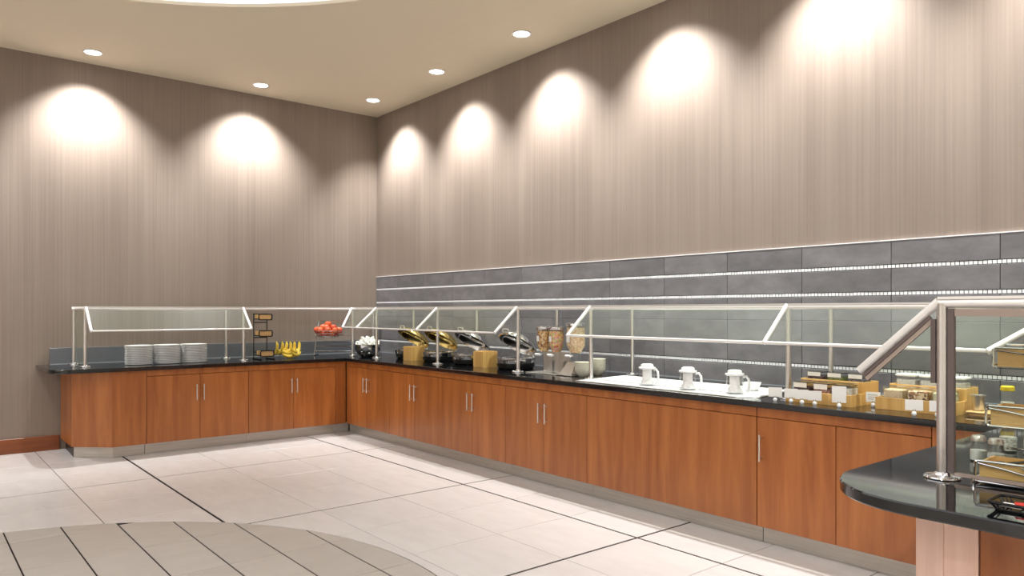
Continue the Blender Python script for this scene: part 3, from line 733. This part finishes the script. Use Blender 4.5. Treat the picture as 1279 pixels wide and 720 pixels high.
# ------------------------------------------------------------------ cereal dispensers
ds = thing('dispenser_stand', 'steel stand carrying the first two cereal dispensers', 'stand', (0, 0, TOP))
f = MB().box(4.13, 4.56, -.72, -.42, .001, .008, .002)
f.box(4.24, 4.30, -.55, -.53, .008, .118).box(4.41, 4.47, -.55, -.53, .008, .118).box(4.16, 4.52, -.51, -.49, .008, .20)
f.obj('frame', STEEL, ds, smooth=0)
ds2 = thing('dispenser_stand', 'steel pedestal with sloped front carrying the third cereal dispenser', 'stand', (0, 0, TOP))
MB().box(4.57, 4.74, -.70, -.46, .001, .012, .003).box(4.60, 4.69, -.58, -.50, .012, .12, .004).obj('frame', STEEL, ds2, smooth=0)
MB().sheet([(4.575, -.695, .014), (4.735, -.695, .014), (4.70, -.605, .118), (4.59, -.605, .118)], .004).obj('front_plate', STEEL, ds2, smooth=0)
def dispenser(x, y, z, cm, label, r=.073, h=.255):
    t = thing('cereal_dispenser', label, 'dispenser', (x, y, z))
    MB().lathe([(0, .028), (r*.5, .03), (r*.62, .05), (r*.97, .095), (r*1.0, .12), (r*1.0, h), (r*.97, h), (r*.96, .122), (r*.93, .098), (r*.58, .053), (0, .034)], 28).obj('canister', JGLASS, t)
    MB().lathe([(0, .036), (r*.5, .037), (r*.9, .098), (r*.945, .12), (r*.945, h-.02), (r*.5, h-.014), (0, h-.012)], 24).obj('cereal', cm, t)
    MB().lathe([(r*1.05, h-.008), (r*1.08, h-.004), (r*1.06, h+.016), (r*.75, h+.024), (0, h+.026)], 28).lathe([(0, h-.009), (r*1.05, h-.008)], 28).obj('lid', PLASTICW if False else CHROME, t)
    MB().lathe([(0, -.045), (r*.42, -.045), (r*.5, -.02), (r*.55, .0), (r*.55, .03), (0, .03)], 20).obj('chute', JGLASS, t)
    k = MB().tube([(0, -r*.5, .012), (0, -r*1.15, .012)], .008, 10).tube([(-.03, -r*1.15, .012), (.03, -r*1.15, .012)], .012, 10)
    k.obj('knob', PLASTICW, t)
    q = MB(); 
    for i in range(6):
        a0 = -PI/2-.55+i*.11; a1 = a0+.11; R = r*1.012
        q.add([(R*math.cos(a), R*math.sin(a), zz) for zz in (.135, .185) for a in (a0, a1)], [(0, 1, 3, 2)])
    q.obj('label_card', CARD, t)
    return t
dispenser(4.27, -.60, TOP+.122+.045, CEREAL1, 'clear cereal dispenser of brown muesli, leftmost of three')
dispenser(4.44, -.60, TOP+.122+.045, CEREAL2, 'clear cereal dispenser of multicoloured cereal, middle of three')
dispenser(4.645, -.55, TOP+.122+.045, CEREAL3, 'larger clear dispenser of pale flakes, rightmost of three', r=.088, h=.29)
# bowls
bowl = None
for (bx, by, ln, nb) in ((4.79, -.60, 'left', 5), (4.74, -.37, 'right', 6)):
    for k in range(nb):
        if bowl is None:
            bowl = MB().lathe([(0, 0), (.04, 0), (.045, .004), (.068, .03), (.08, .06), (.077, .061), (.064, .031), (.041, .008), (0, .006)], 28).obj('cereal_bowl', CREAM); o = bowl
        else: o = bowl.copy(); C.objects.link(o)
        o.location = (bx, by, TOP+.0005+k*.0175)
        tag(o, '%s cream bowl in the %s stack by the cereal dispensers' % (ordinal(nb-1-k, nb), 'nearer' if ln == 'left' else 'farther, taller'), 'bowl', 'bowls in the %s stack' % ('nearer' if ln == 'left' else 'farther'))

# ------------------------------------------------------------------ pitchers on the chilled well
WZ = TOP+.0095
def pitcher(x, y, label, ang):
    t = thing('pitcher', label, 'pitcher', (x, y, WZ), ang); r = .058
    MB().lathe([(0, 0), (r*1.02, 0), (r*1.06, .006), (r*1.02, .1), (r*.98, .128), (r*1.0, .134), (r*.95, .134), (r*.93, .12), (r*.97, .012), (0, .008)], 30).obj('glass_body', PGLASS, t)
    MB().lathe([(0, .009), (r*.85, .009), (r*.8, .03), (r*.62, .05), (r*.62, .009), (r*.6, .122), (0, .122)], 24).obj('milk_core', MILK, t)
    MB().lathe([(0, .125), (r*.9, .1255), (r*1.12, .13), (r*1.14, .136), (r*1.1, .142), (r*.86, .144), (r*.82, .16), (r*.6, .167), (0, .169)], 30).obj('lid', PLASTICW, t)
    MB().tube([(r*.98, 0, .118), (r*1.35, 0, .122), (r*1.62, 0, .1), (r*1.66, 0, .06), (r*1.6, 0, .02), (r*1.35, 0, .012)], .009, 10).obj('handle', PLASTICW, t)
    return t
pitcher(5.72, -.83, 'glass pitcher with white lid, leftmost on the white chilled plate', 1.2)
pitcher(6.13, -.86, 'glass pitcher with white lid, middle one on the chilled plate', .55)
pitcher(6.50, -.82, 'glass pitcher with white lid beside the small square white bowl', .55)
t = thing('square_bowl', 'small flared square white bowl at the right end of chilled plate', 'bowl', (6.47, -.565, WZ), .15)
m = MB()
def ringq(a, z): return [(-a, -a, z), (a, -a, z), (a, a, z), (-a, a, z)]
vs = ringq(.034, 0)+ringq(.052, .062)+ringq(.048, .062)+ringq(.030, .006)
fs = [(3, 2, 1, 0), (12, 13, 14, 15)]
for r in range(3):
    for k in range(4): fs.append((r*4+k, r*4+(k+1) % 4, r*4+4+(k+1) % 4, r*4+4+k))
m.add(vs, fs).obj('bowl_shell', WHITE, t, smooth=0)

# ------------------------------------------------------------------ card holders
def card_holder(x, y, label, w=.08, h=.055, rz=.45, z=.03, lines=0):
    t = thing('card_holder', label, 'card holder', (x, y, TOP), rz)
    MB().lathe([(0, 0), (.008, 0), (.0125, .006), (.0135, .013), (.011, .021), (.005, .026), (0, .0265)], 16).obj('ball_base', PLASTICW, t)
    MB().tube([(-.004, 0, .024), (-.006, -.002, .036)], .0016, 6).tube([(.004, 0, .024), (.006, -.002, .036)], .0016, 6).obj('clip', BLACK, t)
    c = MB().box(-w/2, w/2, -.0006, .0006, z, z+h).obj('card', CARD, t, smooth=0)
    if lines:
        q = MB()
        for k in range(lines): q.box(-w*.36, w*.3-.01*k, -.0012, -.0007, z+h*.68-k*h*.2, z+h*.68-k*h*.2+h*.05)
        q.obj('print', PRINT, c, smooth=0)
    return t
card_holder(6.885, -.945, 'small white card on a ball holder at the end of chilled plate', .085, .062)
card_holder(6.985, -.925, 'white card on ball holder at the left front of raisin box', .08, .06)
card_holder(7.065, -.935, 'white card on ball holder second before the raisin box', .08, .06)
card_holder(7.15, -.935, 'white card on ball holder third before the raisin box', .08, .06)
card_holder(7.30, -.925, 'tall white card on ball holder before the white-filled jar', .08, .1)
card_holder(7.42, -.74, 'printed white card on ball holder between the two jar boxes', .08, .062, lines=3)
card_holder(7.74, -.945, 'white card on ball holder before the mixed nuts', .09, .06)
card_holder(7.845, -.90, 'white card on ball holder half hidden behind the near post', .08, .06)

# ------------------------------------------------------------------ bamboo boxes with jars
def step_box(x, y, label, wd=.43, lo=.072, hi=.14, d1=.19, d2=.18):
    t = thing('jar_box', label, 'box', (x, y, TOP)); e = .011
    b = MB().box(0, wd, 0, e, 0, lo, .001).box(0, e, e, d1, 0, lo).box(wd-e, wd, e, d1, 0, lo).box(e, wd-e, e, d1, 0, .008)
    b.obj('front_tier', BAMBOO, t, smooth=0)
    b = MB().box(0, wd, d1, d1+e, 0, hi, .001).box(0, e, d1+e, d1+d2, 0, hi).box(wd-e, wd, d1+e, d1+d2, 0, hi).box(e, wd-e, d1+d2-e, d1+d2, 0, hi).box(e, wd-e, d1+e, d1+d2-e, .06, .068)
    b.obj('back_tier', BAMBOO, t, smooth=0)
    return t
def jar(x, y, z, m, label, fill=.085, lid='glass'):
    t = thing('storage_jar', label, 'jar', (x, y, z)); a = .058; h = .118
    def sq(a_, z_, c=.012): return [(p[0], p[1], z_) for p in [(-a_+c, -a_), (a_-c, -a_), (a_, -a_+c), (a_, a_-c), (a_-c, a_), (-a_+c, a_), (-a_, a_-c), (-a_, -a_+c)]]
    rings = [sq(a, 0), sq(a, h), sq(a-.004, h), sq(a-.004, .005)]
    vs = sum(rings, []); fs = [tuple(range(7, -1, -1)), tuple(range(24, 32))]
    for r in range(3):
        for k in range(8): fs.append((r*8+k, r*8+(k+1) % 8, r*8+8+(k+1) % 8, r*8+8+k))
    MB().add(vs, fs).obj('glass_body', JGLASS, t, smooth=0)
    b = a-.0055
    MB().prism([(p[0], p[1]) for p in sq(b, 0, .01)], .006, fill, .004).obj('contents', m, t, smooth=30)
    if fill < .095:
        MB().box(-.044, .044, -a-.0012, -a-.0002, fill-.001, h-.003).obj('glare_band', CARD, t, smooth=0)  # white band added for the bright reflection in the jar glass
    if lid != 'white':
        MB().prism([(p[0], p[1]) for p in sq(a+.001, 0)], h+.0008, h+.009, .002).obj('lid', JGLASS, t, smooth=0)
        if lid == 'glass': MB().prism([(p[0], p[1]) for p in sq(a-.007, 0)], h-.006, h+.0004).obj('seal', BLACKP, t, smooth=0)
    else:
        MB().prism([(p[0], p[1]) for p in sq(a+.001, 0)], h+.0008, h+.014, .003).obj('lid', PLASTICW, t, smooth=0)
    return t
bxA = (6.915, -.87); step_box(*bxA, 'stepped bamboo box with six jars beside the chilled plate')
bxB = (7.46, -.80); step_box(*bxB, 'stepped bamboo box of granola and nut jars behind the near post')
jx = (.078, .215, .352)
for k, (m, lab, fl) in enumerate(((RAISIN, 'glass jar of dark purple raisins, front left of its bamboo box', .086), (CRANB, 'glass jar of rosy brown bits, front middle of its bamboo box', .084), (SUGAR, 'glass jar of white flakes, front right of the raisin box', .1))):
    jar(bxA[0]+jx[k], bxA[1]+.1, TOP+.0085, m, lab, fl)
for k, (m, lab) in enumerate(((RAISIN, 'glass jar of dark raisins, back left on the upper step'), (PUMPK, 'glass jar of green seeds, back middle on the upper step'), (GREYB, 'glass jar of grey berries, back right on the upper step'))):
    jar(bxA[0]+jx[k], bxA[1]+.275, TOP+.0685, m, lab, .09)
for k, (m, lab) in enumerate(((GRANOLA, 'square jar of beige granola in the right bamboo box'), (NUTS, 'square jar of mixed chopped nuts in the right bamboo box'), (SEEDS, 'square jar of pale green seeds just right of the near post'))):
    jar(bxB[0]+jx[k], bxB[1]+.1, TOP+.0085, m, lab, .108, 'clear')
for k in range(3):
    jar(bxB[0]+jx[k], bxB[1]+.275, TOP+.0685, SUGAR, 'white-lidded jar of white flakes, upper step, %s' % ['behind the granola', 'behind the nuts', 'behind the pale seeds'][k], .1, 'white')

# ------------------------------------------------------------------ right end of the tiled counter
t = thing('serving_board', 'small pale wooden board under the steel utensil cup', 'board', (7.995, -.62, TOP))
MB().box(-.085, .085, -.07, .07, .012, .024, .004).box(-.07, .07, -.06, -.045, 0, .012).box(-.07, .07, .045, .06, 0, .012).obj('plank', PINE, t, smooth=0)
t = thing('utensil_cup', 'steel cup of clear picks on the small wooden board', 'cup', (7.95, -.615, TOP+.0245))
MB().lathe([(0, 0), (.026, 0), (.03, .004), (.037, .08), (.039, .086), (.035, .084), (.028, .008), (0, .006)], 24).obj('cup_shell', STEEL, t)
cupL = t.location.copy()
for k in range(5):
    a = k*1.25; o = MB().tube([(.012*math.cos(a), .012*math.sin(a), .01), (.03*math.cos(a), .03*math.sin(a), .15)], .0028, 6).obj('clear_pick', JGLASS)
    o.location = cupL; tag(o, 'clear plastic pick standing in the steel cup', 'utensil', 'picks in the steel cup')
def squeeze(x, y, label, cap):
    t = thing('squeeze_bottle', label, 'bottle', (x, y, TOP))
    MB().lathe([(0, 0), (.036, 0), (.039, .006), (.039, .055), (.032, .075), (.037, .095), (.036, .11), (.026, .118), (0, .118)], 24).obj('body', JGLASS, t)
    MB().lathe([(0, .004), (.035, .005), (.035, .052), (0, .053)], 24).obj('syrup', SUGAR, t)
    MB().lathe([(0, .1185), (.036, .1185), (.037, .122), (.035, .142), (.03, .146), (0, .146)], 24).obj('cap', cap, t)
    MB().box(-.012, .012, -.0405, -.0395, .02, .042).obj('red_badge', RED, t, smooth=0)
squeeze(8.0, -.30, 'clear squeeze bottle with bright yellow cap behind the chrome rack', YELLOW)
squeeze(8.16, -.30, 'clear squeeze bottle with white cap at the right frame edge', PLASTICW)

# ------------------------------------------------------------------ rounded return: chrome rack, shakers, tray
tiered_rack((8.74, -2.37, TOP), .06, 'chrome wire rack with three wooden trays on the rounded return', CHROME, [(.012, -.03), (.187, .10), (.388, .185)], .34, .16, .062, .0045, .47)
def shaker(x, y, label, top, fillm, h=.078, r=.031):
    t = thing('shaker', label, 'shaker', (x, y, TOP))
    MB().lathe([(0, 0), (r, 0), (r*1.05, .006), (r, h*.6), (r*.8, h), (r*.76, h), (r*.95, h*.6), (r*.98, .006), (0, .004)], 10).obj('glass_body', JGLASS, t)
    MB().lathe([(0, .005), (r*.93, .006), (r*.92, h*.55), (0, h*.56)], 16).obj('filling', fillm, t)
    MB().lathe([(0, h+.0005), (r*.85, h+.0005), (r*.87, h+.012), (r*.7, h+.022), (0, h+.026)], 20).obj('cap', top, t)
shaker(8.435, -2.07, 'glass salt shaker, left of the pair behind the chrome rack', STEEL, MILK)
shaker(8.505, -2.10, 'glass salt shaker, right of the pair behind the chrome rack', STEEL, MILK)
shaker(8.44, -1.75, 'taller glass jar with steel cap, left behind the salt shakers', STEEL, SUGAR, .11, .034)
shaker(8.535, -1.77, 'taller glass jar with steel cap, right behind the salt shakers', STEEL, SUGAR, .115, .036)
t = thing('sauce_bottle', 'red squeeze bottle at the right frame edge behind chrome rack', 'bottle', (8.68, -1.96, TOP))
MB().lathe([(0, 0), (.03, 0), (.032, .005), (.032, .1), (.024, .125), (.012, .135), (.01, .16), (.004, .178), (0, .178)], 20).obj('body', RED, t)
t = thing('spoon', 'black spoon lying in the bottom tray of the chrome rack', 'utensil', (8.70, -2.40, TOP+.068), .5)
MB().tube([(-.07, 0, 0), (.0, 0, .012), (.06, 0, .022)], .005, 8).sphere((-.085, 0, 0), .02, 12, 6, .4).obj('black_spoon', BLACKP, t)
# black low tray with packets
t = thing('wire_tray', 'black rounded wire tray at the front edge of the rounded return', 'tray', (8.715, -2.85, TOP))
def rr(x0, x1, y0, y1, r, z, n=5):
    p = []
    for cx, cy, a in ((x1-r, y0+r, -PI/2), (x1-r, y1-r, 0), (x0+r, y1-r, PI/2), (x0+r, y0+r, PI)):
        p += [(cx+r*math.cos(a+i*PI/2/n), cy+r*math.sin(a+i*PI/2/n), z) for i in range(n+1)]
    return p
f = MB().tube(rr(0, .30, 0, .125, .022, .024), .0048, 8, closed=True).tube(rr(.015, .285, .012, .113, .018, .005), .003, 8, closed=True)
f.obj('rim', BLACK, t)
f = MB()
for a, b in zip(rr(0, .30, 0, .125, .022, .024, 3), rr(.015, .285, .012, .113, .018, .005, 3)): f.tube([a, b], .0022, 6)
for k in range(6): f.tube([(.03+.048*k, .012, .005), (.03+.048*k, .113, .005)], .0022, 6)
f.obj('wirework', BLACK, t)
for k in range(7):
    o = MB().box(-.03, .03, -.02, .02, 0, .006, .002).obj('sachet', [CARD, RED, CRANB][k % 3])
    o.location = (8.715+.05+.035*k, -2.79+random.uniform(-.012, .012), TOP+.0085+.0065*(k % 2)); o.rotation_euler = (0, 0, random.uniform(-.4, .4))
    tag(o, '%s sachet lying in the black wire tray' % ['white paper', 'red', 'rosy'][k % 3], 'sachet', '%s sachets in the black tray' % ['white', 'red', 'rosy'][k % 3])
